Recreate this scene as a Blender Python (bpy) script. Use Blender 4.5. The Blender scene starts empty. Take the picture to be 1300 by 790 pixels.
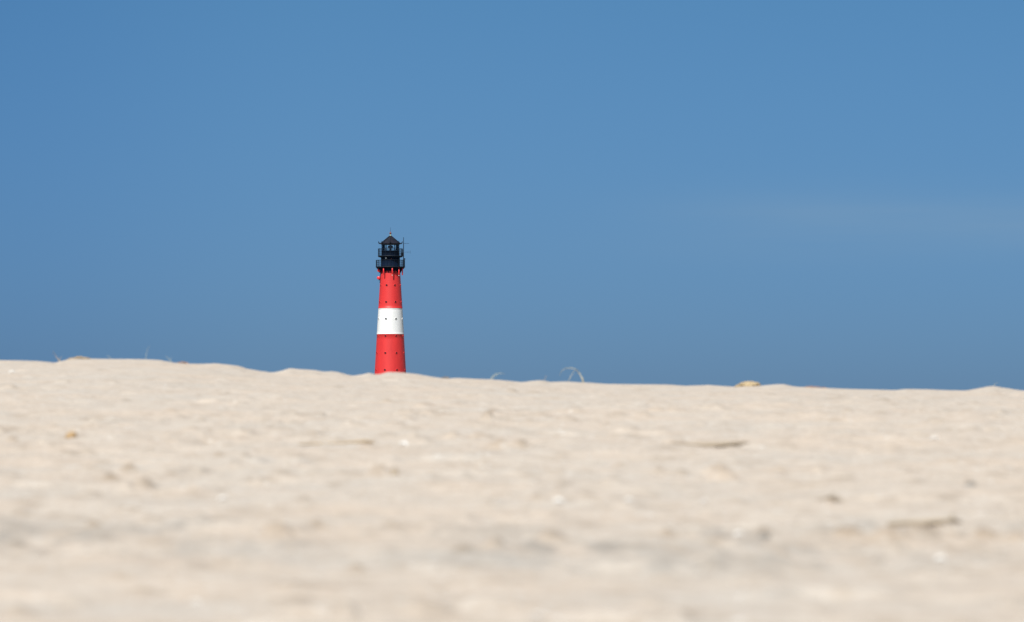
import bpy, bmesh, math, random
import numpy as np
from mathutils import Vector
from mathutils.bvhtree import BVHTree
random.seed(7)
R = math.radians
C = bpy.data.collections.new('place'); 
scene = bpy.context.scene
scene.collection.children.link(C)

# ------------------------------------------------------------------ camera
EYE = 0.27                       # a photographer lying in the sand
F_PX = 1300 * 200 / 36.0         # focal length in pixels of the 1300 px wide photograph
PITCH = R(1.73)
cam_d = bpy.data.cameras.new('camera'); cam = bpy.data.objects.new('camera', cam_d)
C.objects.link(cam); scene.camera = cam
cam.location = (0, 0, EYE)
cam.rotation_euler = (math.pi / 2 + PITCH, 0, 0)
cam_d.sensor_width = 36; cam_d.lens = 200
cam_d.clip_start = 0.5; cam_d.clip_end = 40000
DIST = 1094.0                    # metres to the tower
cam_d.dof.use_dof = True
cam_d.dof.focus_distance = DIST
cam_d.dof.aperture_fstop = 7.5
cam_d.dof.aperture_blades = 8

def ray(px, py):
    u = (px - 650) / F_PX; v = (395 - py) / F_PX
    d = Vector((u, math.cos(PITCH) - v * math.sin(PITCH), math.sin(PITCH) + v * math.cos(PITCH)))
    return d.normalized()
def at(px, py, Y):
    d = ray(px, py); t = Y / d.y
    return Vector((d.x * t, Y, EYE + d.z * t))

# ------------------------------------------------------------------ materials
def mat(name, col, rough=0.6, metal=0.0, noise=None, bump=None, spec=0.5):
    m = bpy.data.materials.new(name); m.use_nodes = True
    nt = m.node_tree; b = nt.nodes['Principled BSDF']
    b.inputs['Roughness'].default_value = rough
    b.inputs['Metallic'].default_value = metal
    b.inputs['Specular IOR Level'].default_value = spec
    b.inputs['Base Color'].default_value = (*col, 1)
    if noise:
        scale, col2, stretch = noise
        tc = nt.nodes.new('ShaderNodeTexCoord'); mp = nt.nodes.new('ShaderNodeMapping')
        mp.inputs['Scale'].default_value = stretch
        n = nt.nodes.new('ShaderNodeTexNoise'); n.inputs['Scale'].default_value = scale
        n.inputs['Detail'].default_value = 6
        r = nt.nodes.new('ShaderNodeValToRGB')
        r.color_ramp.elements[0].position = 0.35; r.color_ramp.elements[0].color = (*col, 1)
        r.color_ramp.elements[1].position = 0.7; r.color_ramp.elements[1].color = (*col2, 1)
        nt.links.new(tc.outputs['Object'], mp.inputs[0]); nt.links.new(mp.outputs[0], n.inputs['Vector'])
        nt.links.new(n.outputs['Fac'], r.inputs[0]); nt.links.new(r.outputs[0], b.inputs['Base Color'])
        if bump:
            bp = nt.nodes.new('ShaderNodeBump'); bp.inputs['Strength'].default_value = bump
            bp.inputs['Distance'].default_value = 0.01
            nt.links.new(n.outputs['Fac'], bp.inputs['Height']); nt.links.new(bp.outputs[0], b.inputs['Normal'])
    return m
M = {}
M['red'] = mat('red_paint', (0.68, 0.034, 0.032), 0.5, noise=(0.9, (0.60, 0.028, 0.028), (1, 1, 0.25)))
M['white'] = mat('white_paint', (0.82, 0.82, 0.81), 0.45, noise=(0.9, (0.76, 0.765, 0.76), (1, 1, 0.25)))
M['black'] = mat('black_paint', (0.0005, 0.0075, 0.026), 0.8, noise=(1.2, (0.0015, 0.010, 0.032), (1, 1, 0.3)), spec=.12)
M['roof'] = mat('roof_paint', (0.004, 0.008, 0.018), 0.7, noise=(1.5, (0.018, 0.016, 0.024), (1, 1, 0.4)), spec=.25)
M['steel'] = mat('dark_steel', (0.003, 0.009, 0.020), 0.6, spec=.3)
M['pane'] = mat('dark_pane', (0.006, 0.008, 0.010), 0.15)
M['redfit'] = mat('red_fitting', (0.80, 0.028, 0.03), 0.35)
M['verdigris'] = mat('verdigris', (0.30, 0.36, 0.22), 0.6)
M['copper'] = mat('copper_red', (0.16, 0.04, 0.03), 0.5)
M['lens'] = mat('beacon_housing', (0.012, 0.014, 0.03), 0.4)
M['whitefit'] = mat('white_fitting', (0.8, 0.8, 0.78), 0.4)
M['concrete'] = mat('concrete', (0.33, 0.31, 0.28), 0.9, noise=(3, (0.26, 0.25, 0.23), (1, 1, 1)))
g = bpy.data.materials.new('lantern_glass'); g.use_nodes = True; nt = g.node_tree; nt.nodes.clear()
o_ = nt.nodes.new('ShaderNodeOutputMaterial'); mx = nt.nodes.new('ShaderNodeMixShader')
tr = nt.nodes.new('ShaderNodeBsdfTransparent'); gl = nt.nodes.new('ShaderNodeBsdfGlossy')
tr.inputs[0].default_value = (0.97, 0.985, 0.98, 1); gl.inputs['Roughness'].default_value = 0.03
lw = nt.nodes.new('ShaderNodeLayerWeight'); lw.inputs[0].default_value = 0.35
nt.links.new(lw.outputs['Fresnel'], mx.inputs[0]); nt.links.new(tr.outputs[0], mx.inputs[1])
nt.links.new(gl.outputs[0], mx.inputs[2]); nt.links.new(mx.outputs[0], o_.inputs[0])
M['glass'] = g

# ------------------------------------------------------------------ mesh builder
class MB:
    def __init__(s): s.v = []; s.f = []; s.sm = []
    def add(s, vs, fs, smooth=False):
        b = len(s.v); s.v += [tuple(v) for v in vs]
        for f in fs: s.f.append([b + i for i in f]); s.sm.append(smooth)
    def box(s, c, d, rz=0):
        cx, cy, cz = c; a, b, e = d[0]/2, d[1]/2, d[2]/2; k, q = math.cos(rz), math.sin(rz)
        vs = []
        for z in (-e, e):
            for x, y in ((-a, -b), (a, -b), (a, b), (-a, b)):
                vs.append((cx + x*k - y*q, cy + x*q + y*k, cz + z))
        s.add(vs, [(3,2,1,0),(4,5,6,7),(0,1,5,4),(1,2,6,5),(2,3,7,6),(3,0,4,7)])
    def lathe(s, prof, n=64, c=(0, 0), smooth=True, a0=0.0):
        vs = [(c[0] + r*math.cos(a0 + 2*math.pi*i/n), c[1] + r*math.sin(a0 + 2*math.pi*i/n), z) for r, z in prof for i in range(n)]
        fs = []
        for j in range(len(prof) - 1):
            for i in range(n):
                k = (i + 1) % n
                fs.append((j*n + i, j*n + k, (j+1)*n + k, (j+1)*n + i))
        s.add(vs, fs, smooth)
        s.add([vs[i] for i in range(n)], [tuple(range(n))[::-1]])
        s.add([vs[(len(prof)-1)*n + i] for i in range(n)], [tuple(range(n))])
    def tube(s, pts, rad, n=8, smooth=True, flat=1.0):
        pts = [Vector(p) for p in pts]
        if not isinstance(rad, (list, tuple)): rad = [rad]*len(pts)
        vs = []; up0 = None
        for i, p in enumerate(pts):
            t = (pts[min(i+1, len(pts)-1)] - pts[max(i-1, 0)]).normalized()
            if up0 is None: up0 = Vector((0, 0, 1)) if abs(t.z) < 0.9 else Vector((0, 1, 0))
            a = t.cross(up0).normalized(); b = a.cross(t).normalized(); up0 = b
            for k in range(n):
                an = 2*math.pi*k/n
                vs.append(p + (a*math.cos(an) + b*math.sin(an)*flat)*rad[i])
        fs = [(i*n + k, i*n + (k+1) % n, (i+1)*n + (k+1) % n, (i+1)*n + k) for i in range(len(pts)-1) for k in range(n)]
        s.add(vs, fs, smooth)
        s.add([vs[k] for k in range(n)], [tuple(range(n))[::-1]])
        s.add(vs[-n:], [tuple(range(n))])
    def ring(s, r, z, rad, n=48, m=8):
        vs = []
        for i in range(n):
            a = 2*math.pi*i/n
            for k in range(m):
                b = 2*math.pi*k/m; q = r + rad*math.cos(b)
                vs.append((q*math.cos(a), q*math.sin(a), z + rad*math.sin(b)))
        s.add(vs, [(i*m+k, ((i+1) % n)*m+k, ((i+1) % n)*m+(k+1) % m, i*m+(k+1) % m) for i in range(n) for k in range(m)], True)
    def build(s, name, material, parent=None, loc=(0, 0, 0)):
        me = bpy.data.meshes.new(name); me.from_pydata(s.v, [], s.f)
        me.polygons.foreach_set('use_smooth', s.sm); me.update()
        bm = bmesh.new(); bm.from_mesh(me); bmesh.ops.recalc_face_normals(bm, faces=bm.faces); bm.to_mesh(me); bm.free()
        me.materials.append(material)
        o = bpy.data.objects.new(name, me); C.objects.link(o); o.location = loc
        if parent: o.parent = parent
        return o
def tag(o, label=None, cat=None, group=None, kind=None):
    if label: o['label'] = label
    if cat: o['category'] = cat
    if group: o['group'] = group
    if kind: o['kind'] = kind
    return o

# ------------------------------------------------------------------ noise
rng = np.random.default_rng(11)
PERM = rng.permutation(4096); PERM = np.concatenate([PERM, PERM])
GA = rng.uniform(0, 2*np.pi, 4096)
def perlin(x, y, seed=0):
    xi = np.floor(x).astype(np.int64); yi = np.floor(y).astype(np.int64)
    xf = x - xi; yf = y - yi
    def gr(ix, iy, dx, dy):
        h = PERM[(PERM[(ix + seed*57) & 4095] + (iy & 4095)) & 4095]
        a = GA[h]; return np.cos(a)*dx + np.sin(a)*dy
    u = xf*xf*xf*(xf*(xf*6-15)+10); v = yf*yf*yf*(yf*(yf*6-15)+10)
    n00 = gr(xi, yi, xf, yf); n10 = gr(xi+1, yi, xf-1, yf)
    n01 = gr(xi, yi+1, xf, yf-1); n11 = gr(xi+1, yi+1, xf-1, yf-1)
    return 1.4*((n00*(1-u)+n10*u)*(1-v) + (n01*(1-u)+n11*u)*v)
def sstep(a, b, t):
    t = np.clip((t-a)/(b-a), 0, 1); return t*t*(3-2*t)

# ------------------------------------------------------------------ the sand sheet
def axis(lo, hi, step, far_lo, far_hi, grow=1.13):
    mid = np.arange(lo, hi + step/2, step)
    out = []; p = mid[-1]; s = step
    while p < far_hi: s = min(s*grow, 400); p += s; out.append(p)
    neg = []; p = mid[0]; s = step
    while p > far_lo: s = min(s*grow, 400); p -= s; neg.append(p)
    return np.concatenate([neg[::-1], mid, out])
XS = axis(-5.2, 5.2, 0.0125, -6000, 6000)
YS = axis(8.5, 48.0, 0.027, -3000, 9000)
X, Y = np.meshgrid(XS, YS)
CREST = 45.0
ZC = CREST*math.tan(PITCH - 80/F_PX)          # crest height above the eye
Y0 = 9.0
slope = (ZC + EYE)/(CREST - Y0)
base = np.where(Y < Y0, 0.0, np.minimum(Y, 200)*slope - Y0*slope)
top = ZC + EYE
base = np.where(Y > CREST, top, base)
base = np.where(Y > CREST, top - 1.1*sstep(46, 75, Y) - 0.05*np.clip(Y-CREST, 0, 3), base)
base = np.where(Y < 8, 0.0 - 1.0*sstep(-5, -60, Y)*0.8, base)
LHX = at(495.6, 400, DIST).x
far = sstep(150, 400, np.hypot(X, Y))
hill = 15.0*np.exp(-(((X-LHX)/150)**2 + ((Y-DIST)/150)**2))
H = base + hill + far*(1.8*perlin(X/60, Y/60, 9) + 0.7*perlin(X/17, Y/17, 10))
near = 1 - sstep(60, 140, np.hypot(X, Y-20))
j0, j1 = np.searchsorted(YS, -20), np.searchsorted(YS, 160)
i0, i1 = np.searchsorted(XS, -60), np.searchsorted(XS, 60)
x = X[j0:j1, i0:i1]; y = Y[j0:j1, i0:i1]; w = near[j0:j1, i0:i1]
# wind and feet have churned the dry sand; softer towards the crest
wx = x + 0.06*perlin(x/0.5, y/0.5, 20); wy = y + 0.06*perlin(x/0.5, y/0.5, 21)
sx = [(2.6, .026, 1), (1.1, .018, 2), (.48, .014, 3), (.22, .011, 4), (.11, .0075, 5), (.055, .0034, 6)]
nz = np.zeros_like(x)
for wl, amp, sd in sx:
    nz += amp*perlin(wx/wl, wy/wl, sd)
lump = perlin(wx/.30, wy/.30, 7); lump2 = perlin(wx/.75, wy/.9, 8)
nz += .010*np.clip(lump, 0, 1)**1.5 - .016*np.clip(lump2-.25, 0, 1)
H[j0:j1, i0:i1] += nz*w*(.55 + .35*sstep(9, 18, y) - .45*sstep(24, 40, y))
# old footprints: a hollow with a raised rim
fr = random.Random(3)
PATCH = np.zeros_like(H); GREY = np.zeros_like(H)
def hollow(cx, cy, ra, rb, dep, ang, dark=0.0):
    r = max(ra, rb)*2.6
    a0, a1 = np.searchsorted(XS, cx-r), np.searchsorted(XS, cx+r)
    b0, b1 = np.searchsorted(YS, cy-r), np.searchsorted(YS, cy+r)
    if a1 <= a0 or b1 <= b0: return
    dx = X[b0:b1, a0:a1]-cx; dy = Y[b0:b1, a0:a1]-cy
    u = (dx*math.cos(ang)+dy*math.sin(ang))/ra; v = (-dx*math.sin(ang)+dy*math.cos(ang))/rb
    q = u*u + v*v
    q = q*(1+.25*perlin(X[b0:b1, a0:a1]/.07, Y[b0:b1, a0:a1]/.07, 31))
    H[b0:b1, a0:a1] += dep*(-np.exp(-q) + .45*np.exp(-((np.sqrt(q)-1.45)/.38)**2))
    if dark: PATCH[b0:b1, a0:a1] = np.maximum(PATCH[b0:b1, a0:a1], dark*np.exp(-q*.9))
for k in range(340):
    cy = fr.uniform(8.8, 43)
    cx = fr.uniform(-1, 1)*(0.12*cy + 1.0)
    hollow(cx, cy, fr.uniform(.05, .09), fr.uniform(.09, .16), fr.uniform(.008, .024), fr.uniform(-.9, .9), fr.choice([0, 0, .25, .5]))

# the dark smudges seen in the photograph: footprint walls, their shade painted into the sand colour
def flat_hit(px, py):
    d = ray(px, py); lo = 10.0
    for t in np.arange(8, 46, .05):
        zz = (t*slope - Y0*slope) if t > Y0 else 0
        if EYE + d.z*t/d.y <= zz: return d.x*t/d.y, t
    return d.x*45/d.y, 45.0
SHADE_SMUDGES = [(140,611,16,.9),(163,598,14,.8),(185,620,18,.6),(217,604,8,.5),(62,555,10,.4),(14,561,12,.6),(278,580,12,.7),(310,582,12,.5),
 (118,670,14,.8),(190,664,18,.5),(345,686,20,.7),(352,683,30,.5),(400,665,12,.4),(485,603,12,.6),(478,601,18,.6),(500,600,8,.7),
 (575,556,14,.4),(618,526,11,.7),(630,569,20,.6),(660,568,16,.5),(330,612,8,.4),(402,670,12,.6),(500,672,16,.5),(590,705,12,.8),(630,697,18,.6),
 (700,690,30,.6),(785,592,10,.6),(866,605,16,.6),(880,578,10,.4),(910,600,20,.5),(920,607,22,.4),(1060,635,9,.9),(1230,613,10,.6),
 (970,680,10,1.0),(848,680,8,.7),(1075,683,26,.9),(1130,688,30,.6),(1170,683,30,.9),(1250,684,24,.9),(1290,688,20,.6),(1140,700,20,.5),(910,690,14,.5),
 (452,728,12,.6),(150,735,12,.5),(85,765,12,.3),(20,785,30,.4),(430,788,40,.4),(540,785,40,.4),(900,725,12,.5),(835,600,14,.5),(1100,575,14,.3)]
def gz0(a_, b_):
    return H[min(np.searchsorted(YS, b_), len(YS)-1), min(np.searchsorted(XS, a_), len(XS)-1)]
def real_hit(px, py):
    d = ray(px, py); t = 8.6
    while t < 45:
        if gz0(d.x*t/d.y, t) >= EYE + d.z*t/d.y: break
        t += .013
    return d.x*t/d.y, t
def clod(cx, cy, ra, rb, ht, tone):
    """a kicked-up clump of sand, darkened by tone, steep on every side"""
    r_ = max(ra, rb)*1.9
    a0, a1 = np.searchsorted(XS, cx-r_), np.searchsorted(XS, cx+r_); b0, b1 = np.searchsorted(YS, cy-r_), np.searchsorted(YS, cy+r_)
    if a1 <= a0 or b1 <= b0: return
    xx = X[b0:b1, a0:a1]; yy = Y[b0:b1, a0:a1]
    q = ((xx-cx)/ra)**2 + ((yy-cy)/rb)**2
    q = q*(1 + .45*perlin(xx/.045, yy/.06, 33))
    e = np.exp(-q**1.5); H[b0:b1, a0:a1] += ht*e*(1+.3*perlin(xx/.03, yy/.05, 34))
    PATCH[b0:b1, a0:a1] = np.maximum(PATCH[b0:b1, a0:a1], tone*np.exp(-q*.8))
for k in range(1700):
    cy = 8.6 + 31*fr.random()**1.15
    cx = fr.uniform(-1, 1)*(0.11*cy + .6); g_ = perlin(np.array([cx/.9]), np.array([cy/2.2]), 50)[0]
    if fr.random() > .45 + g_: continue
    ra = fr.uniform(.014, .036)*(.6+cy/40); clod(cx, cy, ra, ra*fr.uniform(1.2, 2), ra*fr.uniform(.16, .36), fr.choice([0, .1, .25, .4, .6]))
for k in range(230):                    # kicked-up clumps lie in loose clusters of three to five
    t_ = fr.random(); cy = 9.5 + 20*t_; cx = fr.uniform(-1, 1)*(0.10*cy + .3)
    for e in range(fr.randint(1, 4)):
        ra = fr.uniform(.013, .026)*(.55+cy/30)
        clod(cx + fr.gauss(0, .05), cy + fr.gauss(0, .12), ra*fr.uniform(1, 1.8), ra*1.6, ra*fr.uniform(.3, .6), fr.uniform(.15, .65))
for px, py, rp, dk in SHADE_SMUDGES:
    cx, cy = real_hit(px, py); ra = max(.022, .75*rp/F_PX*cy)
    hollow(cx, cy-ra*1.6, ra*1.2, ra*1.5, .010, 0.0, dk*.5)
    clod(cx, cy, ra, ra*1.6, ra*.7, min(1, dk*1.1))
# line of darker heavy grains left by the wind across the slope
YB = flat_hit(650, 690)[1]
yb = YB + .55*perlin(X/1.7, np.zeros_like(X)+.5, 40)
patchy = sstep(-.35, .4, .7*perlin(X/.30, Y/1.2, 41) + .6*perlin(X/.085, Y/.35, 42) + .35*perlin(X/.03, Y/.12, 43))
for off, wid, amt, sc_ in ((0, .50, 1.0, 1.0), (.9, .35, .55, 1.3), (-.7, .3, .50, .8)):
    yo = yb + off + .3*perlin(X/.6, np.zeros_like(X)+off, 44)
    ridge = np.exp(-((Y-yo)/wid)**2)*patchy*sstep(-.5, .3, perlin(X/.5*sc_, Y/2, 45+int(off*10)))
    H += .012*ridge; GREY += ridge*amt
# crest line
PROF = [(-900,455),(-400,461),(-150,456),(0,457.5),(30,458),(50,458.5),(68,460.5),(78,458),(92,455.5),(115,455.5),(140,456),(165,456),(190,456.5),(205,457.5),(215,459.5),(225,461),
 (240,462),(260,462),(275,461.5),(290,463),(305,465),(315,468.3),(330,471),(345,473),(352,472),(362,469),(368,467.6),(380,468.8),(400,470),(412,472),
 (422,471.5),(430,472.5),(440,475.3),(448,477),(458,475.5),(468,473.5),(475,475),(482,475),(490,472.6),(503,472.6),(515,473.4),(530,475),(550,478.5),(565,480.7),(580,480),
 (600,481),(625,482),(650,484),(665,485.3),(678,483.3),(690,483),(700,485),(720,484.5),(735,485.5),(750,486),(770,487.5),(800,488),(850,488.5),(870,490),
 (900,489),(930,491),(951,490.5),(965,490),(985,488),(996,488),(1010,491),(1040,492.5),(1080,494),(1100,494.5),(1120,495),(1135,495.5),(1150,494),(1180,494.5),
 (1200,495.5),(1225,496),(1240,493.5),(1255,490.6),(1265,490.5),(1280,493),(1300,496),(1450,492),(1700,499),(2200,494)]
pxs, pys = zip(*PROF)
k0, k1 = np.searchsorted(YS, 24), np.searchsorted(YS, 52)
wN = sstep(41.5, 44.5, Y[k0:]) * (1 - sstep(50, 70, Y[k0:]))
wB = sstep(26, 44, Y[k0:]) * (1 - sstep(60, 120, Y[k0:]))
for it in range(8):
    yy = Y[k0:k1]; u = X[k0:k1]/yy; tz = (H[k0:k1]-EYE)/yy
    px = 650 + F_PX*u/math.cos(PITCH)*1.0
    py = 395 - F_PX*np.tan(np.arctan(tz)-PITCH)
    bins = np.arange(-900, 2201, 4)
    idx = np.clip(((px + 902)/4).astype(int), 0, len(bins)-1)
    m = np.full(len(bins), 9999.0); np.minimum.at(m, idx.ravel(), py.ravel())
    m[m > 9000] = np.interp(bins[m > 9000], bins[m <= 9000], m[m <= 9000])
    corr = m - np.interp(bins, pxs, pys)       # positive: raise
    corr = np.convolve(np.pad(corr, 1, 'edge'), [.25, .5, .25], 'valid')
    pxa = 650 + F_PX*X[k0:]/Y[k0:]
    if it < 2:
        kk = np.hanning(61); kk /= kk.sum()
        H[k0:] += np.interp(pxa, bins, np.convolve(np.pad(corr, 30, 'edge'), kk, 'valid'))*Y[k0:]/F_PX*wB
    else: H[k0:] += np.interp(pxa, bins, corr)*Y[k0:]/F_PX*wN
ny, nx = X.shape
co = np.empty((ny*nx, 3), np.float32); co[:, 0] = X.ravel(); co[:, 1] = Y.ravel(); co[:, 2] = H.ravel()
me = bpy.data.meshes.new('sand_beach')
me.vertices.add(ny*nx); me.vertices.foreach_set('co', co.ravel())
nf = (ny-1)*(nx-1)
jj, ii = np.meshgrid(np.arange(ny-1), np.arange(nx-1), indexing='ij')
a = (jj*nx + ii).ravel()
quads = np.stack([a, a+1, a+nx+1, a+nx], 1).astype(np.int32)
me.loops.add(nf*4); me.loops.foreach_set('vertex_index', quads.ravel())
me.polygons.add(nf); me.polygons.foreach_set('loop_start', np.arange(0, nf*4, 4, dtype=np.int32))
me.polygons.foreach_set('use_smooth', np.ones(nf, bool))
a2_ = me.attributes.new('grey_grains', 'FLOAT', 'POINT'); a2_.data.foreach_set('value', np.clip(GREY, 0, 1).ravel().astype(np.float32))
at_ = me.attributes.new('dark_tone', 'FLOAT', 'POINT'); at_.data.foreach_set('value', np.clip(PATCH, 0, 1).ravel().astype(np.float32))
me.update(calc_edges=True)
sand = bpy.data.objects.new('sand_beach', me); C.objects.link(sand); tag(sand, 'pale dry beach sand rising to a low dune crest', kind='structure')
def ground_z(px_, py_):
    i = min(max(np.searchsorted(XS, px_), 1), nx-1); j = min(max(np.searchsorted(YS, py_), 1), ny-1)
    u = (px_-XS[i-1])/(XS[i]-XS[i-1]); v = (py_-YS[j-1])/(YS[j]-YS[j-1])
    return float((H[j-1,i-1]*(1-u)+H[j-1,i]*u)*(1-v) + (H[j,i-1]*(1-u)+H[j,i]*u)*v)
def hit(px, py, start=7.5):
    d = ray(px, py); t = start
    while t < 50:
        X_, Y_ = d.x*t/d.y, t
        if ground_z(X_, Y_) >= EYE + d.z*t/d.y: return Vector((X_, Y_, ground_z(X_, Y_)))
        t += .01
    return crest(px)
def crest(px):                        # the point of the skyline above pixel column px
    best = None
    for t in np.arange(38, 48, .03):
        X_ = (px-650)/F_PX*t; z = ground_z(X_, t); e = (z-EYE)/t
        if best is None or e > best[0]: best = (e, Vector((X_, t, z)))
    return best[1]

# sand material
m = bpy.data.materials.new('dry_sand'); m.use_nodes = True; nt = m.node_tree; N = nt.nodes; L = nt.links
b = N['Principled BSDF']; b.inputs['Roughness'].default_value = 0.95; b.inputs['Specular IOR Level'].default_value = 0.15
tc = N.new('ShaderNodeTexCoord')
def noise(sc, det=5, rough=.6, st=(1, 1, 1)):
    mp = N.new('ShaderNodeMapping'); mp.inputs['Scale'].default_value = st; L.new(tc.outputs['Object'], mp.inputs[0])
    n = N.new('ShaderNodeTexNoise'); n.inputs['Scale'].default_value = sc; n.inputs['Detail'].default_value = det; n.inputs['Roughness'].default_value = rough
    L.new(mp.outputs[0], n.inputs['Vector']); return n
def ramp(src, p0, p1, c0=(0, 0, 0, 1), c1=(1, 1, 1, 1)):
    r = N.new('ShaderNodeValToRGB'); r.color_ramp.elements[0].position = p0; r.color_ramp.elements[1].position = p1
    r.color_ramp.elements[0].color = c0; r.color_ramp.elements[1].color = c1; L.new(src, r.inputs[0]); return r.outputs[0]
def mix(f, A, B):
    q = N.new('ShaderNodeMix'); q.data_type = 'RGBA'
    if hasattr(f, 'is_linked'): L.new(f, q.inputs[0])
    else: q.inputs[0].default_value = f
    for s, v in ((q.inputs[6], A), (q.inputs[7], B)):
        if isinstance(v, tuple): s.default_value = v
        else: L.new(v, s)
    return q.outputs[2]
SAND = (0.585, 0.512, 0.432, 1)
WARM = (0.585, 0.480, 0.382, 1); COOL = (0.52, 0.475, 0.418, 1)
c1 = mix(ramp(noise(1.3).outputs['Fac'], .38, .62), WARM, COOL)
c2 = mix(0.45, c1, SAND)
c3 = mix(ramp(noise(7.0, 4, .65).outputs['Fac'], .52, .72), c2, (0.44, 0.365, 0.29, 1))
sp = noise(70, 2, .5)
c4 = mix(ramp(sp.outputs['Fac'], .60, .72), c3, (0.33, 0.29, 0.25, 1))
sp2 = noise(45, 2, .5)
c5 = mix(ramp(sp2.outputs['Fac'], .64, .72), c4, (0.72, 0.70, 0.66, 1))
hg = N.new('ShaderNodeAttribute'); hg.attribute_name = 'dark_tone'
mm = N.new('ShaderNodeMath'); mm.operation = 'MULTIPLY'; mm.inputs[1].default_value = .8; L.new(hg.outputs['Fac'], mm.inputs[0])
c6 = mix(mm.outputs[0], c5, (0.27, 0.205, 0.145, 1))  # darker sand: random tone of hollows and clods, plus the smudges' painted shade
hg2 = N.new('ShaderNodeAttribute'); hg2.attribute_name = 'grey_grains'
m2 = N.new('ShaderNodeMath'); m2.operation = 'MULTIPLY'; m2.inputs[1].default_value = .7; L.new(hg2.outputs['Fac'], m2.inputs[0])
c6 = mix(m2.outputs[0], c6, (0.25, 0.24, 0.22, 1))
# beyond the crest the dunes are grown over
geo = N.new('ShaderNodeSeparateXYZ'); L.new(tc.outputs['Object'], geo.inputs[0])
mr = N.new('ShaderNodeMapRange'); mr.inputs[1].default_value = 60; mr.inputs[2].default_value = 160; L.new(geo.outputs[1], mr.inputs[0])
gm = N.new('ShaderNodeMath'); gm.operation = 'MULTIPLY'; L.new(mr.outputs[0], gm.inputs[0]); L.new(ramp(noise(.12).outputs['Fac'], .42, .55), gm.inputs[1])
c7 = mix(gm.outputs[0], c6, (0.10, 0.115, 0.05, 1))
L.new(c7, b.inputs['Base Color'])
bp = N.new('ShaderNodeBump'); bp.inputs['Strength'].default_value = .5; bp.inputs['Distance'].default_value = .004
L.new(noise(60, 5, .7).outputs['Fac'], bp.inputs['Height']); L.new(bp.outputs[0], b.inputs['Normal'])
me.materials.append(m)

# ------------------------------------------------------------------ lighthouse
S = DIST/F_PX                                          # metres per photograph pixel at the tower
def zpx(py): return at(495.6, py, DIST).z
GZ = ground_z(LHX, DIST) - .3
lh = bpy.data.objects.new('lighthouse', None); C.objects.link(lh); lh.location = (LHX, DIST, GZ)
tag(lh, 'red and white banded round lighthouse with black lantern rising behind the sand crest', 'lighthouse')
def z(py): return zpx(py) - GZ
def r(px): return px*S
# shaft
shaft = [(700,30.5),(600,26.5),(520,22.5),(475,20.1),(450,18.6),(424.5,17.2),(391.7,15.3),(375,14.25),(355,13.0),(345,12.4),(339.5,12.0)]
shaft = [p for p in shaft if z(p[0]) > 1.0]
def rad_at(py):
    q = sorted(shaft); return r(float(np.interp(py, [a for a, _ in q], [b for _, b in q])))
zb = 0.9
def band(y0, y1, name, mt, lip):
    n = 14; ys = [y0 + (y1-y0)*i/n for i in range(n+1)]
    pr = []
    rr = rad_at(ys[0])
    pr += [(rr+lip, z(ys[0])), (rr+lip, z(ys[0])+.13), (rr, z(ys[0])+.16)]
    pr += [(rad_at(v), z(v)) for v in ys[1:-1]]
    rr = rad_at(ys[-1])
    pr += [(rr, z(ys[-1])-.16), (rr+lip*.7, z(ys[-1])-.13), (rr+lip*.7, z(ys[-1])-.004)]
    b_ = MB(); b_.lathe(pr, 96); o = b_.build(name, mt, lh); return o
ybase = 395 - F_PX*math.tan(math.atan((GZ+zb-EYE)/DIST)-PITCH)
rb = rad_at(min(ybase, 700))
tag(band(ybase, 424.6, 'tower_band', M['red'], .035), 'lower red band of the shaft')
tag(band(424.5, 391.8, 'tower_band', M['white'], .02), 'white band round the middle of the shaft')
tag(band(391.7, 340.0, 'tower_band', M['red'], .03), 'upper red band of the shaft')
q = MB(); q.lathe([(rb+.9, -1.0), (rb+.9, .55), (rb+.35, .62), (rb+.35, .895)], 64); q.build('plinth', M['concrete'], lh)
# portholes
pm = MB()
for k in range(1): pass
def porthole_mesh():
    b_ = MB()
    n = 16; R0, R1 = .22, .175
    vs = []
    for rr, yy in ((R0, .03), (R0, -.05), (R0-.03, -.07), (R1, -.07), (R1, .01)):
        vs += [(rr*math.cos(2*math.pi*i/n), yy, rr*math.sin(2*math.pi*i/n)) for i in range(n)]
    b_.add(vs, [(j*n+i, j*n+(i+1) % n, (j+1)*n+(i+1) % n, (j+1)*n+i) for j in range(4) for i in range(n)], False)
    return b_
def pane_mesh():
    b_ = MB(); n = 16
    vs = [(.18*math.cos(2*math.pi*i/n), yy, .18*math.sin(2*math.pi*i/n)) for yy in (-.02, .0) for i in range(n)]
    b_.add(vs, [tuple(range(n)), tuple(range(2*n-1, n-1, -1))] + [(i, (i+1) % n, n+(i+1) % n, n+i) for i in range(n)])
    return b_
pr0 = {}
for row in (362.5, 383.8, 405.2, 426.9, 448.5, 470.0, 491.5):
    if z(row) < 3: continue
    for k in range(8):
        th = R(-19 + 45*k + random.uniform(-.8, .8))
        white = 391.7 < row < 424.5; key = white
        rr = rad_at(row) + .012
        if key not in pr0:
            pf = porthole_mesh().build('porthole', M['white' if white else 'red'], lh)
            pp = pane_mesh().build('pane', M['pane'], pf); pr0[key] = (pf, pp)
        else:
            a_, b_ = pr0[key]; pf = a_.copy(); C.objects.link(pf); pf.parent = lh
            pp = b_.copy(); C.objects.link(pp); pp.parent = pf
        pf.location = (rr*math.sin(th), -rr*math.cos(th), z(row)); pf.rotation_euler = (0, 0, th)
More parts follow.
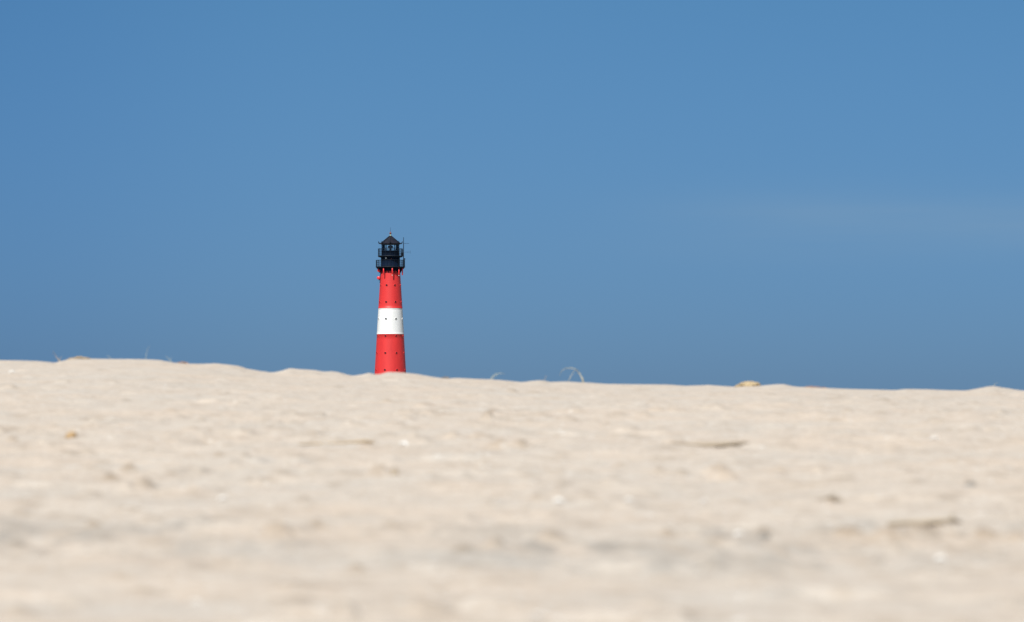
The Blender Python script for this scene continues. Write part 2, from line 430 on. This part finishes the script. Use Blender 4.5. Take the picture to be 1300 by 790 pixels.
# galleries
def gallery(y_floor, rad_px, rin_px, rail_top, label, nposts, nbr, br_in, br_drop):
    zf = z(y_floor); ro = r(rad_px)
    b_ = MB(); b_.lathe([(r(rin_px)-.35, zf-.16), (ro-.06, zf-.16), (ro, zf-.12), (ro, zf), (r(rin_px)-.35, zf)], 72)
    ga = b_.build('gallery', M['steel'], lh); tag(ga, label)
    rl = MB(); h = z(rail_top) - zf; rr = ro-.07
    rl.ring(rr, zf+h, .032, 72); rl.ring(rr, zf+h*.66, .017, 72); rl.ring(rr, zf+h*.33, .017, 72); rl.ring(rr, zf+.09, .02, 72)
    for k in range(nposts):
        a_ = 2*math.pi*k/nposts
        rl.tube([(rr*math.sin(a_), -rr*math.cos(a_), zf-.02), (rr*math.sin(a_), -rr*math.cos(a_), zf+h)], .032, 6)
        for e in range(1, 6):
            c_ = a_ + 2*math.pi*e/nposts/6
            rl.tube([(rr*math.sin(c_), -rr*math.cos(c_), zf+.09), (rr*math.sin(c_), -rr*math.cos(c_), zf+h)], .009, 4)
    rl.build('railing', M['steel'], ga)
    for k in range(nbr):
        a_ = 2*math.pi*(k+.5)/nbr; bb = MB()
        ux, uy = math.sin(a_), -math.cos(a_); tx, ty = math.cos(a_)*.05, math.sin(a_)*.05
        ri = r(br_in)-.02; zt = zf-.165
        pts = [(ro-.12, zt), (ro-.12, zt-.10), (ri+(ro-ri)*.45, zt-br_drop*.38), (ri+.05, zt-br_drop), (ri, zt-br_drop), (ri, zt)]
        vs = [(p*ux+sg*tx, p*uy+sg*ty, zz) for sg in (-1, 1) for p, zz in pts]; n = len(pts)
        bb.add(vs, [tuple(range(n)), tuple(range(2*n-1, n-1, -1))] + [(i, (i+1) % n, n+(i+1) % n, n+i) for i in range(n)])
        bb.build('bracket', M['black'], ga)
    return ga
gallery(338.8, 18.7, 11.9, 330.6, 'wide lower gallery at the foot of the black watch room', 20, 20, 12.3, 1.15)
gallery(325.0, 16.0, 11.9, 316.0, 'narrower upper gallery round the lantern', 16, 16, 11.9, .22)
# corbel collar between shaft and watch room
q = MB(); q.lathe([(r(12.2)+.02, z(344.6)), (r(12.7)+.05, z(344.0)), (r(13.0)+.05, z(342.6)), (r(13.6), z(341.2)), (r(14.0), z(340.0)-.01)], 72)
q.build('collar', M['black'], lh)
# watch room
q = MB(); q.lathe([(r(11.9), z(339.9)), (r(11.9), z(338.8)), (r(12.05), z(338.7)), (r(12.05), z(337.9)), (r(11.8), z(337.8)), (r(11.8), z(327.6)), (r(12.1), z(327.5)), (r(12.1), z(326.2)-.01)], 72)
wr = q.build('watch_room', M['black'], lh)
for k in range(16):
    a_ = 2*math.pi*(k+.25)/16; t = MB(); rr = r(11.8)+.015
    t.tube([(rr*math.sin(a_), -rr*math.cos(a_), z(337.7)), (rr*math.sin(a_), -rr*math.cos(a_), z(327.7))], .035, 6)
    t.build('rib', M['black'], wr)
a_ = math.asin((490.5-495.9)/11.8); t = MB(); rr = r(11.8)
t.lathe([(.17, -.02), (.17, .05), (.10, .09), (.02, .10)], 20); v = t.build('vent_cap', M['whitefit'], wr)
v.rotation_euler = (R(90), 0, a_); v.location = (rr*math.sin(a_), -rr*math.cos(a_), z(328.2)); tag(v, 'small round white cap on the black wall')
a_ = math.asin((497.2-495.9)/11.8); t = MB()
t.lathe([(.10, -.02), (.10, .05), (.06, .08)], 16); v = t.build('vent_cap', M['copper'], wr)
v.rotation_euler = (R(90), 0, a_); v.location = (rr*math.sin(a_), -rr*math.cos(a_), z(329.2)); tag(v, 'small rust red cap on the black wall')
# lantern
q = MB(); q.lathe([(r(11.3), z(325.0)+.003), (r(11.3), z(319.3)), (r(11.55), z(319.2)), (r(11.55), z(318.4)), (r(10.9), z(318.3))], 72)
lt = q.build('lantern_wall', M['black'], lh)
zg0, zg1 = z(318.3), z(310.9)
q = MB(); n = 48; rg = r(10.7)
q.add([(rg*math.cos(2*math.pi*i/n), rg*math.sin(2*math.pi*i/n), zz) for zz in (zg0, zg1) for i in range(n)], [(i, (i+1) % n, n+(i+1) % n, n+i) for i in range(n)], True)
q.build('lantern_glass', M['glass'], lt)
for k in range(12):
    a_ = R(30*k); q = MB(); rr = r(10.95)
    q.box((rr*math.sin(a_), -rr*math.cos(a_), (zg0+zg1)/2), (.07, .10, zg1-zg0+.02), a_); q.build('mullion', M['black'], lt)
q = MB(); q.ring(r(10.95), z(314.6), .018, 60); q.build('glazing_bar', M['black'], lt)
# beacon in the lantern
q = MB(); q.lathe([(r(1.9), zg0-.1), (r(1.5), z(317.6)), (r(1.3), z(315.8)), (r(2.2), z(315.3)), (r(3.2), z(314.8)), (r(3.4), z(313.8)), (r(3.2), z(312.6)), (r(2.2), z(311.9)), (r(1.2), z(311.6))], 32)
q.build('beacon', M['lens'], lt)
# roof, eight sided with upturned horns at the corners
ro = [(13.6, 309.9), (13.7, 309.3), (11.5, 308.2), (8.6, 305.9), (5.4, 303.2), (2.6, 300.9), (1.1, 299.6)]
q = MB(); q.lathe([(r(10.2), z(310.9)), (r(11.6), z(310.9)), (r(11.8), z(310.4))] + [(r(a), z(b_)) for a, b_ in ro], 8, smooth=False, a0=0)
roof = q.build('roof', M['roof'], lh)
for k in range(8):
    a_ = R(45*k); ux, uy = math.cos(a_), math.sin(a_); t = MB()
    t.tube([(r(p)*ux, r(p)*uy, z(v)) for p, v in ((0.9, 299.3), (5.4, 303.0), (8.6, 305.7), (11.5, 308.0), (13.5, 309.2))], .045, 6)
    t.build('hip_rib', M['roof'], roof)
    t = MB()
    t.tube([(r(p)*ux, r(p)*uy, z(v)) for p, v in ((12.9, 309.4), (13.9, 309.4), (14.6, 308.6), (15.0, 307.4), (15.3, 306.4))], [.09, .11, .12, .07, .025], 8)
    t.build('roof_horn', M['steel'], roof)
q = MB(); q.lathe([(r(1.15), z(299.8)), (r(1.25), z(299.3)), (r(.75), z(298.8)), (r(.85), z(298.0)), (r(.55), z(297.6))], 20)
fin = q.build('finial', M['verdigris'], lh)
q = MB(); q.lathe([(.06, z(297.7)), (.17, z(297.3)), (.22, z(296.5)), (.19, z(295.7)), (.08, z(295.0)), (.05, z(294.0))], 20); q.build('finial_ball', M['copper'], fin)
q = MB(); q.tube([(0, 0, z(294.2)), (0, 0, z(288.5))], [.03, .012], 6); q.build('lightning_rod', M['steel'], fin)
# aerial mast on the right with two arms
mx_ = r(512.6-495.9); my_ = -r(2.0)
q = MB(); q.tube([(mx_, my_, z(339.2)), (mx_, my_, z(312)), (mx_, my_, z(301.3))], [.085, .07, .045], 8)
mast = q.build('aerial_mast', M['steel'], lh)
q = MB(); q.tube([(mx_, my_, z(309.3)), (mx_+r(7.2), my_, z(309.4))], .028, 6)
for e in (2.8, 4.2, 5.6, 7.0): q.tube([(mx_+r(e), my_-.25, z(309.4)), (mx_+r(e), my_+.25, z(309.4))], .015, 5)
q.build('aerial_arm', M['steel'], mast)
q = MB(); q.tube([(mx_, my_, z(320.3)), (mx_+r(8.8), my_, z(320.3))], .018, 6)
q.tube([(mx_+r(8.5), my_, z(318.2)), (mx_+r(8.5), my_, z(322.4))], .015, 5); q.tube([(mx_+r(5.5), my_, z(319.2)), (mx_+r(5.5), my_, z(321.4))], .012, 5)
q.build('aerial_arm', M['steel'], mast)
q = MB(); q.tube([(mx_-r(2.2), my_, z(318.6)), (mx_+.05, my_, z(318.6))], .04, 6); q.tube([(mx_-r(2.2), my_, z(318.6)), (mx_-r(2.2), my_, z(321))], .04, 6)
q.box((mx_-r(1.5), my_, z(323.2)), (r(3.3), .45, r(4.6))); q.build('equipment_box', M['steel'], mast)
q = MB(); q.box((mx_+r(1.2), my_, z(329)), (r(2.0), .3, r(1.7))); q.tube([(mx_+r(1.2), my_, z(329)), (mx_+r(1.2), my_, z(338.7))], .05, 6); q.build('junction_box', M['steel'], mast)
# red drum aerials on the left
for yc, dx in ((343.6, 481.3), (353.1, 480.8)):
    ox = r(dx-495.7); oy = -r(3.0); t = MB()
    t.lathe([(.12, -.26), (.29, -.24), (.31, -.18), (.31, .14), (.27, .19), (.05, .22)], 28)
    d_ = t.build('drum_aerial', M['redfit'], lh); d_.rotation_euler = (R(90), 0, R(-12)); d_.location = (ox, oy, z(yc))
    t = MB(); t.tube([(ox+.05, oy+.2, z(yc)), (ox+.15, oy+.3, z(yc+2.4)), (-rad_at(yc+3)*.93, oy+.35, z(yc+3.2))], .07, 8)
    t.tube([(ox+.05, oy+.3, z(yc+3)), (ox+.05, oy+.3, z(yc-2.2))], .05, 6)
    mt_ = t.build('mount', M['steel'], d_); mt_.matrix_parent_inverse = d_.matrix_basis.inverted()
# cable tray below the drums
t = MB(); t.tube([(-rad_at(v)*math.cos(R(14))-.04, -rad_at(v)*math.sin(R(14))-.02, z(v)) for v in (341.5, 348, 354, 359.5)], .07, 8); t.build('cable_duct', M['steel'], lh)
# red tubular aerials hanging from the lower gallery
for xc, y0, y1, cap in ((487.5, 341.6, 349.3, 0), (498.6, 341.0, 349.6, 1), (507.0, 342.6, 350.0, 1), (511.3, 340.2, 349.8, 0)):
    ox = r(xc-495.9); rr = r(16.8); oy = -math.sqrt(max(rr*rr-ox*ox, .3)); t = MB()
    t.tube([(ox, oy, z(340.0)+.02), (ox, oy, z(y0))], .04, 6)
    t.lathe([(.05, z(y1)), (.11, z(y1)+.05), (.115, z(y0)-.05), (.05, z(y0))], 16, c=(ox, oy))
    o = t.build('tube_aerial', M['redfit'], lh)
    if cap:
        t = MB(); t.lathe([(.04, z(y1)-.16), (.09, z(y1)-.12), (.09, z(y1)-.002)], 12, c=(ox, oy)); t.build('end_cap', M['whitefit'], o)

# ------------------------------------------------------------------ things lying on the sand
M['amber'] = mat('amber_stone', (0.47, 0.32, 0.16), .6, noise=(30, (0.36, 0.23, 0.11), (1, 1, 1)), bump=.3)
M['shell'] = mat('bleached_shell', (0.80, 0.78, 0.74), .4, noise=(60, (0.70, 0.67, 0.62), (1, 1, 1)), bump=.2)
M['drift'] = mat('driftwood', (0.37, 0.30, 0.215), .85, noise=(25, (0.46, 0.385, 0.29), (1, 4, 4)), bump=.6)
M['darkwood'] = mat('dark_driftwood', (0.25, 0.20, 0.15), .85, noise=(30, (0.34, 0.28, 0.21), (1, 4, 4)), bump=.6)
M['weed'] = mat('dried_seaweed', (0.40, 0.29, 0.17), .8, noise=(25, (0.50, 0.39, 0.25), (1, 1, 1)), bump=.5)
M['straw'] = mat('straw', (0.50, 0.46, 0.34), .6, noise=(15, (0.40, 0.38, 0.28), (1, 1, 1)))
M['paleblade'] = mat('pale_straw', (0.42, 0.44, 0.36), .6)
M['tan'] = mat('tan_foam', (0.50, 0.40, 0.245), .85, noise=(60, (0.34, 0.24, 0.13), (1, 1, 1)), bump=.8)
M['slate'] = mat('grey_stone', (0.22, 0.20, 0.18), .7, noise=(40, (0.30, 0.28, 0.25), (1, 1, 1)), bump=.3)
M['rust'] = mat('red_flake', (0.46, 0.27, 0.18), .7)

def stone(name, mt, p, sx_, sy_, sz_, label, cat, group=None, seed=0, sink=.35):
    bm = bmesh.new(); bmesh.ops.create_icosphere(bm, subdivisions=3, radius=1)
    rn = random.Random(seed); fr_ = [(Vector((rn.uniform(-1, 1), rn.uniform(-1, 1), rn.uniform(-1, 1))).normalized(), rn.uniform(.05, .22)) for _ in range(7)]
    for v in bm.verts:
        n_ = v.co.normalized(); d = 1.0
        for a_, k in fr_: d -= k*max(0, n_.dot(a_)-.35)
        v.co = Vector((n_.x*sx_*d, n_.y*sy_*d, n_.z*sz_*d))
    me_ = bpy.data.meshes.new(name); bm.to_mesh(me_); bm.free()
    for f in me_.polygons: f.use_smooth = True
    me_.materials.append(mt); o = bpy.data.objects.new(name, me_); C.objects.link(o)
    o.location = (p.x, p.y, p.z + sz_*(1-2*sink)); o.rotation_euler = (0, 0, rn.uniform(-.4, .4)); return tag(o, label, cat, group)
def shell(p, w_, label, seed=0):
    """ribbed cockle half shell lying tilted in the sand"""
    rn = random.Random(seed); vs = []; n, mrows = 22, 9
    for j in range(mrows+1):
        t = j/mrows
        for i in range(n+1):
            a_ = math.pi*(i/n - .5)*1.15; rib = 1 + .03*math.cos(i*math.pi)
            rr = w_*.55*math.sin(t*math.pi/2)*rib
            vs.append((rr*math.sin(a_), -w_*.3 + rr*math.cos(a_)*.95, w_*.34*math.cos(t*math.pi/2)*(1-.25*abs(math.sin(a_)))))
    k = n+1; fs = [(j*k+i, j*k+i+1, (j+1)*k+i+1, (j+1)*k+i) for j in range(mrows) for i in range(n)]
    b_ = MB(); b_.add(vs, fs, True); o = b_.build('shell', M['shell'], None)
    so = o.modifiers.new('thick', 'SOLIDIFY'); so.thickness = w_*.05
    o.location = (p.x, p.y, p.z + w_*.16); o.rotation_euler = (rn.uniform(.45, .8), rn.uniform(-.2, .2), rn.uniform(-.5, .5))
    return tag(o, label, 'shell', 'bleached shells scattered on the sand')
def pxm(p, n): return n*p.y/F_PX

for i, (px, py, wd, lab) in enumerate([
    (710, 638, 15, 'white shell on the sand, left one of two side by side right of centre'),
    (799, 637, 14, 'bright white shell on the sand, right one of two side by side'),
    (514, 565, 13, 'wide white shell on the sand below and right of the lighthouse foot'),
    (1186, 558, 12, 'white shell high on the right of the slope, highest of the shells'),
    (894, 638, 10, 'faint white shell on the sand left of the short dark twig'),
    (938, 680, 14, 'white shell on the dark grain line beside the small dark stone'),
    (1195, 711, 17, 'white shell on the lower sand under the long driftwood stick'),
    (283, 635, 14, 'white shell on the left half of the slope above the grey streak'),
    (250, 767, 15, 'white shell near the bottom edge of the sand, left half'),
    (682, 783, 15, 'white shell near the bottom edge of the sand, close to the middle'),
    (15, 473, 8, 'tiny pale shell just under the crest at the far left')]):
    p = hit(px, py); shell(p, pxm(p, wd)*.88, lab, i)
p = hit(90, 556); stone('pebble', M['amber'], p, pxm(p, 8), pxm(p, 8), pxm(p, 7), 'amber brown pebble lying alone on the left of the slope', 'pebble', seed=1)
p = hit(970, 684); stone('pebble', M['slate'], p, pxm(p, 9), pxm(p, 8), pxm(p, 6), 'dark grey stone on the dark grain line beside a white shell', 'pebble', seed=2)
p = hit(1231, 617); stone('pebble', M['slate'], p, pxm(p, 8), pxm(p, 7), pxm(p, 5), 'grey stone half sunk in the sand above the right end of the long stick', 'pebble', seed=3, sink=.45)
p = hit(501, 603); stone('pebble', M['drift'], p, pxm(p, 6), pxm(p, 6), pxm(p, 5), 'brown pebble in the sand below the white shell near the lighthouse', 'pebble', seed=4, sink=.45)

def stick(pix, rads, mt, label, name='driftwood_stick', flat=.8, knots=()):
    pts = []
    for (px, py) in pix:
        pts.append((px, py))
    p0 = hit(*pix[len(pix)//2]); Yc = p0.y
    P = []
    for (px, py), rr in zip(pix, rads):
        x_ = (px-650)/F_PX*Yc; y_ = Yc + (pix[len(pix)//2][1]-py)*.012
        P.append(Vector((x_, y_, ground_z(x_, y_) + pxm(p0, rr)*.75)))
    for i in range(1, len(P)-1): P[i].z = max(P[i].z, (P[i-1].z+P[i+1].z)/2)
    b_ = MB(); b_.tube([q_-p0 for q_ in P], [pxm(p0, v_) for v_ in rads], 10, flat=flat)
    for i, vec, ln in knots:
        a_ = P[i]-p0; b_.tube([a_, a_ + Vector(vec)*ln], [pxm(p0, rads[i]*.6), pxm(p0, rads[i]*.25)], 7)
    return tag(b_.build(name, mt, None, p0), label, 'stick')
stick([(1130, 660), (1150, 663), (1172, 665), (1195, 666), (1210, 662), (1222, 659)], [3.2, 4.2, 4.0, 4.4, 5.2, 3.0], M['drift'], 'long pale brown driftwood stick with a knobbly right end lying on the sand', knots=[(4, (.1, -.1, 1), .02)])
stick([(850, 569), (880, 569), (895, 570), (915, 569), (935, 566), (952, 559)], [.8, 1.8, 3.6, 3.8, 3.4, 1.0], M['drift'], 'curved brown stick with an upturned thin right end, below the tan lump on the crest')
stick([(1038, 631), (1048, 632), (1057, 634), (1067, 638)], [.9, 1.4, 3.6, 2.8], M['darkwood'], 'short dark twig stub on the sand above the dark grain line', 'twig')
stick([(378, 562), (400, 562), (425, 562), (450, 563), (463, 562), (474, 560)], [.8, 1.4, 1.2, 1.7, 2.8, 1.6], M['weed'], 'thin orange brown strand of dried weed lying left of the lighthouse foot', 'dried_weed')

# things on the crest
def clump(px, wd, ht, mt, label, cat, name, seed, n=9, thick=.28):
    p = crest(px); b_ = MB(); rn = random.Random(seed); W = pxm(p, wd)/2; Hh = pxm(p, ht)
    for k in range(n):
        x0 = rn.uniform(-W, W*.6); ln = rn.uniform(.35, .8)*W; pts = []
        for e in range(5):
            t = e/4; xx = x0 + ln*t; env = max(.1, 1-(xx/W)**2)
            pts.append((min(max(xx, -W), W), rn.uniform(-.03, .03), ground_z(p.x+xx, p.y)-p.z + Hh*env*rn.uniform(.15, .85)))
        b_.tube(pts, [Hh*thick*v_ for v_ in (.5, 1, 1.1, .9, .4)], 7)
    return tag(b_.build(name, mt, None, p), label, cat)
p = crest(951)
lump = bmesh.new(); bmesh.ops.create_icosphere(lump, subdivisions=4, radius=1)
for v in lump.verts:
    n_ = v.co.copy(); k = 1 + .16*math.sin(n_.x*5+1)*math.cos(n_.z*4) + .09*math.sin(n_.x*11+n_.y*7) + .06*math.sin(n_.z*17+n_.x*9)
    hz = .62 + .38*math.exp(-((n_.x-.15)/.45)**2)
    v.co = Vector((n_.x*pxm(p, 15.2)*k, n_.y*.07*k, n_.z*pxm(p, 7.2)*k*hz))
me_ = bpy.data.meshes.new('driftwood_lump'); lump.to_mesh(me_); lump.free()
for f in me_.polygons: f.use_smooth = True
me_.materials.append(M['tan']); o = bpy.data.objects.new('driftwood_lump', me_); C.objects.link(o); o.location = (p.x, p.y, p.z)
tag(o, 'rounded lump of tan driftwood sitting on the sand crest at right', 'driftwood')
clump(99, 30, 3.2, M['weed'], 'flat brown clump of dried seaweed on the highest part of the left crest', 'seaweed', 'dried_seaweed', 5)
clump(232, 16, 2.6, M['rust'], 'reddish flake of dried weed on the crest where the left rise ends', 'seaweed', 'dried_seaweed', 6, 6)
clump(566, 14, 2.4, M['darkwood'], 'small dark bit of bark on the crest right of the lighthouse', 'bark', 'bark_piece', 7, 5)
clump(1035, 30, 1.8, M['rust'], 'thin pinkish strand of weed along the crest right of the tan lump', 'seaweed', 'dried_seaweed', 8, 6, .3)

def grass(px0, blades, mt, label):
    p = crest(px0); b_ = MB()
    for pix, w_ in blades:
        P = [at(a_, c_, p.y + .04*i*(-1)**i*.2) for i, (a_, c_) in enumerate(pix)]
        P[0].z = min(P[0].z, ground_z(P[0].x, P[0].y)-.01)
        # smooth with Catmull-Rom
        Q = []
        for i in range(len(P)-1):
            a0, a1, a2, a3 = P[max(i-1, 0)], P[i], P[i+1], P[min(i+2, len(P)-1)]
            for e in range(5):
                t = e/5; Q.append(.5*((2*a1)+(a2-a0)*t+(2*a0-5*a1+4*a2-a3)*t*t+(3*a1-a0-3*a2+a3)*t**3))
        Q.append(P[-1]); n = len(Q)
        b_.tube([q_-p for q_ in Q], [pxm(p, w_*.5)*(1-.75*(i/(n-1))**1.5) for i in range(n)], 6)
    return tag(b_.build('dry_grass', mt, None, p), label, 'grass', 'dry grass stems on the dune crest', 'thing')
grass(738, [([(741, 489), (738.5, 480), (735, 473), (729, 468.3), (721, 467.5), (714, 470), (710.5, 477)], 1.25),
            ([(721, 487), (724, 479), (728.5, 472), (731, 469.5)], .75),
            ([(742, 489), (740, 481), (736.5, 476), (733, 473.5)], .9)], M['straw'], 'arched straw coloured grass stems forming a loop on the crest near the middle')
grass(624, [([(622, 484), (625, 478.5), (630, 475), (636, 474), (641, 475)], 1.15), ([(624, 484), (628, 478), (634, 476)], .6)], M['paleblade'], 'pale bent grass blade on the crest leaning right, between lighthouse and looped stems')
grass(75, [([(77, 462), (73.5, 456), (70, 451), (67.5, 446)], .85), ([(78, 462), (75, 457), (71, 454)], .9), ([(76, 462), (76, 456), (79, 452)], .55)], M['weed'], 'brownish sparse tuft of grass in the dip at the far left of the crest')
grass(186, [([(184, 460), (185.5, 452), (187, 445), (190, 439)], .6)], M['paleblade'], 'single faint upright grass blade on the left crest')
grass(140, [([(142, 459), (139, 454), (136, 450.5)], .6), ([(141, 459), (140, 453)], .5)], M['paleblade'], 'short pale grass tuft on the left crest beside the brown seaweed')
grass(214, [([(219, 463), (215, 457), (210, 452)], .65), ([(219, 463), (217, 457), (217, 453)], .6)], M['paleblade'], 'small pale grass tuft on the left crest beside the reddish flake')
grass(690, [([(691, 486), (692, 480), (694, 476)], .55)], M['weed'], 'tiny brown grass stalk on the crest left of the looped stems')
grass(1262, [([(1258, 494), (1262, 489), (1267, 485.5)], .5)], M['straw'], 'tiny straw stalk on the small mound at the far right crest')

# ------------------------------------------------------------------ light and sky
SUN_EL, SUN_AZ = R(50), R(22)          # azimuth measured from straight behind the camera towards the left
to_sun = Vector((-math.sin(SUN_AZ)*math.cos(SUN_EL), -math.cos(SUN_AZ)*math.cos(SUN_EL), math.sin(SUN_EL)))
sd = bpy.data.lights.new('sun', 'SUN'); sd.energy = 4.4; sd.angle = R(.53); sd.color = (1, .965, .90)
so = bpy.data.objects.new('sun', sd); C.objects.link(so); so.rotation_euler = to_sun.to_track_quat('Z', 'Y').to_euler(); so.location = (-20, -30, 60)
w = bpy.data.worlds.new('World'); scene.world = w; w.use_nodes = True; nt = w.node_tree; N = nt.nodes; L = nt.links
bg = N['Background']; bg.inputs[1].default_value = 0.065
sky = N.new('ShaderNodeTexSky'); sky.sky_type = 'NISHITA'; sky.sun_disc = False
sky.sun_elevation = SUN_EL; sky.sun_rotation = math.pi + SUN_AZ
sky.altitude = 0; sky.air_density = 0.45; sky.dust_density = 1.0; sky.ozone_density = 9.0
wb = N.new('ShaderNodeMix'); wb.data_type = 'RGBA'; wb.blend_type = 'MULTIPLY'; wb.inputs[0].default_value = 1
wb.inputs[7].default_value = (.80, 1.005, 1.02, 1)         # white balance of the sky
L.new(sky.outputs[0], wb.inputs[6])
# a very thin veil of cirrus low on the right
tc = N.new('ShaderNodeTexCoord'); mp = N.new('ShaderNodeMapping'); mp.inputs['Scale'].default_value = (14, 14, 160)
mp.inputs['Rotation'].default_value = (0, R(-.5), 0)
L.new(tc.outputs['Generated'], mp.inputs[0]); nn = N.new('ShaderNodeTexNoise'); nn.inputs['Scale'].default_value = 1; nn.inputs['Detail'].default_value = 5
L.new(mp.outputs[0], nn.inputs['Vector'])
sx_ = N.new('ShaderNodeSeparateXYZ'); L.new(tc.outputs['Generated'], sx_.inputs[0])
def mth(op, a_, b_=None, c_=None):
    q_ = N.new('ShaderNodeMath'); q_.operation = op
    for i_, v_ in enumerate((a_, b_, c_)):
        if v_ is None: continue
        if isinstance(v_, (int, float)): q_.inputs[i_].default_value = v_
        else: L.new(v_, q_.inputs[i_])
    return q_.outputs[0]
zr = N.new('ShaderNodeMapRange'); zr.inputs[1].default_value = .018; zr.inputs[2].default_value = .085; L.new(sx_.outputs[2], zr.inputs[0])
wz = N.new('ShaderNodeMix'); wz.data_type = 'RGBA'; L.new(zr.outputs[0], wz.inputs[0])
wz.inputs[6].default_value = (.825, .985, 1.055, 1); wz.inputs[7].default_value = (.77, 1.065, 1.025, 1)   # thin sea haze low down, clear air above
xr = N.new('ShaderNodeMapRange'); xr.interpolation_type = 'SMOOTHSTEP'; xr.inputs[1].default_value = -.10; xr.inputs[2].default_value = -.03; L.new(sx_.outputs[0], xr.inputs[0])
wx_ = N.new('ShaderNodeMix'); wx_.data_type = 'RGBA'; L.new(xr.outputs[0], wx_.inputs[0]); wx_.inputs[6].default_value = (.84, .89, .95, 1); wx_.inputs[7].default_value = (1, 1, 1, 1)
wm = N.new('ShaderNodeMix'); wm.data_type = 'RGBA'; wm.blend_type = 'MULTIPLY'; wm.inputs[0].default_value = 1
L.new(wz.outputs[2], wm.inputs[6]); L.new(wx_.outputs[2], wm.inputs[7]); L.new(wm.outputs[2], wb.inputs[7])
bandz = mth('EXPONENT', mth('MULTIPLY', mth('POWER', mth('ABSOLUTE', mth('DIVIDE', mth('SUBTRACT', sx_.outputs[2], .0456), .0055)), 2.0), -1))
right = N.new('ShaderNodeMapRange'); right.interpolation_type = 'SMOOTHSTEP'; right.inputs[1].default_value = .0; right.inputs[2].default_value = .06
L.new(sx_.outputs[0], right.inputs[0])
nr = N.new('ShaderNodeMapRange'); nr.inputs[1].default_value = .1; nr.inputs[2].default_value = .75; L.new(nn.outputs['Fac'], nr.inputs[0])
veil = mth('MULTIPLY', mth('MULTIPLY', bandz, right.outputs[0]), mth('MULTIPLY', nr.outputs[0], .145))
cm = N.new('ShaderNodeMix'); cm.data_type = 'RGBA'; cm.inputs[7].default_value = (5.1, 5.8, 5.7, 1)
L.new(veil, cm.inputs[0]); L.new(wb.outputs[2], cm.inputs[6]); L.new(cm.outputs[2], bg.inputs[0])
vs_ = scene.view_settings; vs_.view_transform = 'Standard'; vs_.look = 'None'; vs_.gamma = 1; vs_.use_curve_mapping = False
vs_.exposure = 0.3
cy_ = scene.cycles; cy_.use_denoising = True; cy_.max_bounces = 6; cy_.transparent_max_bounces = 12
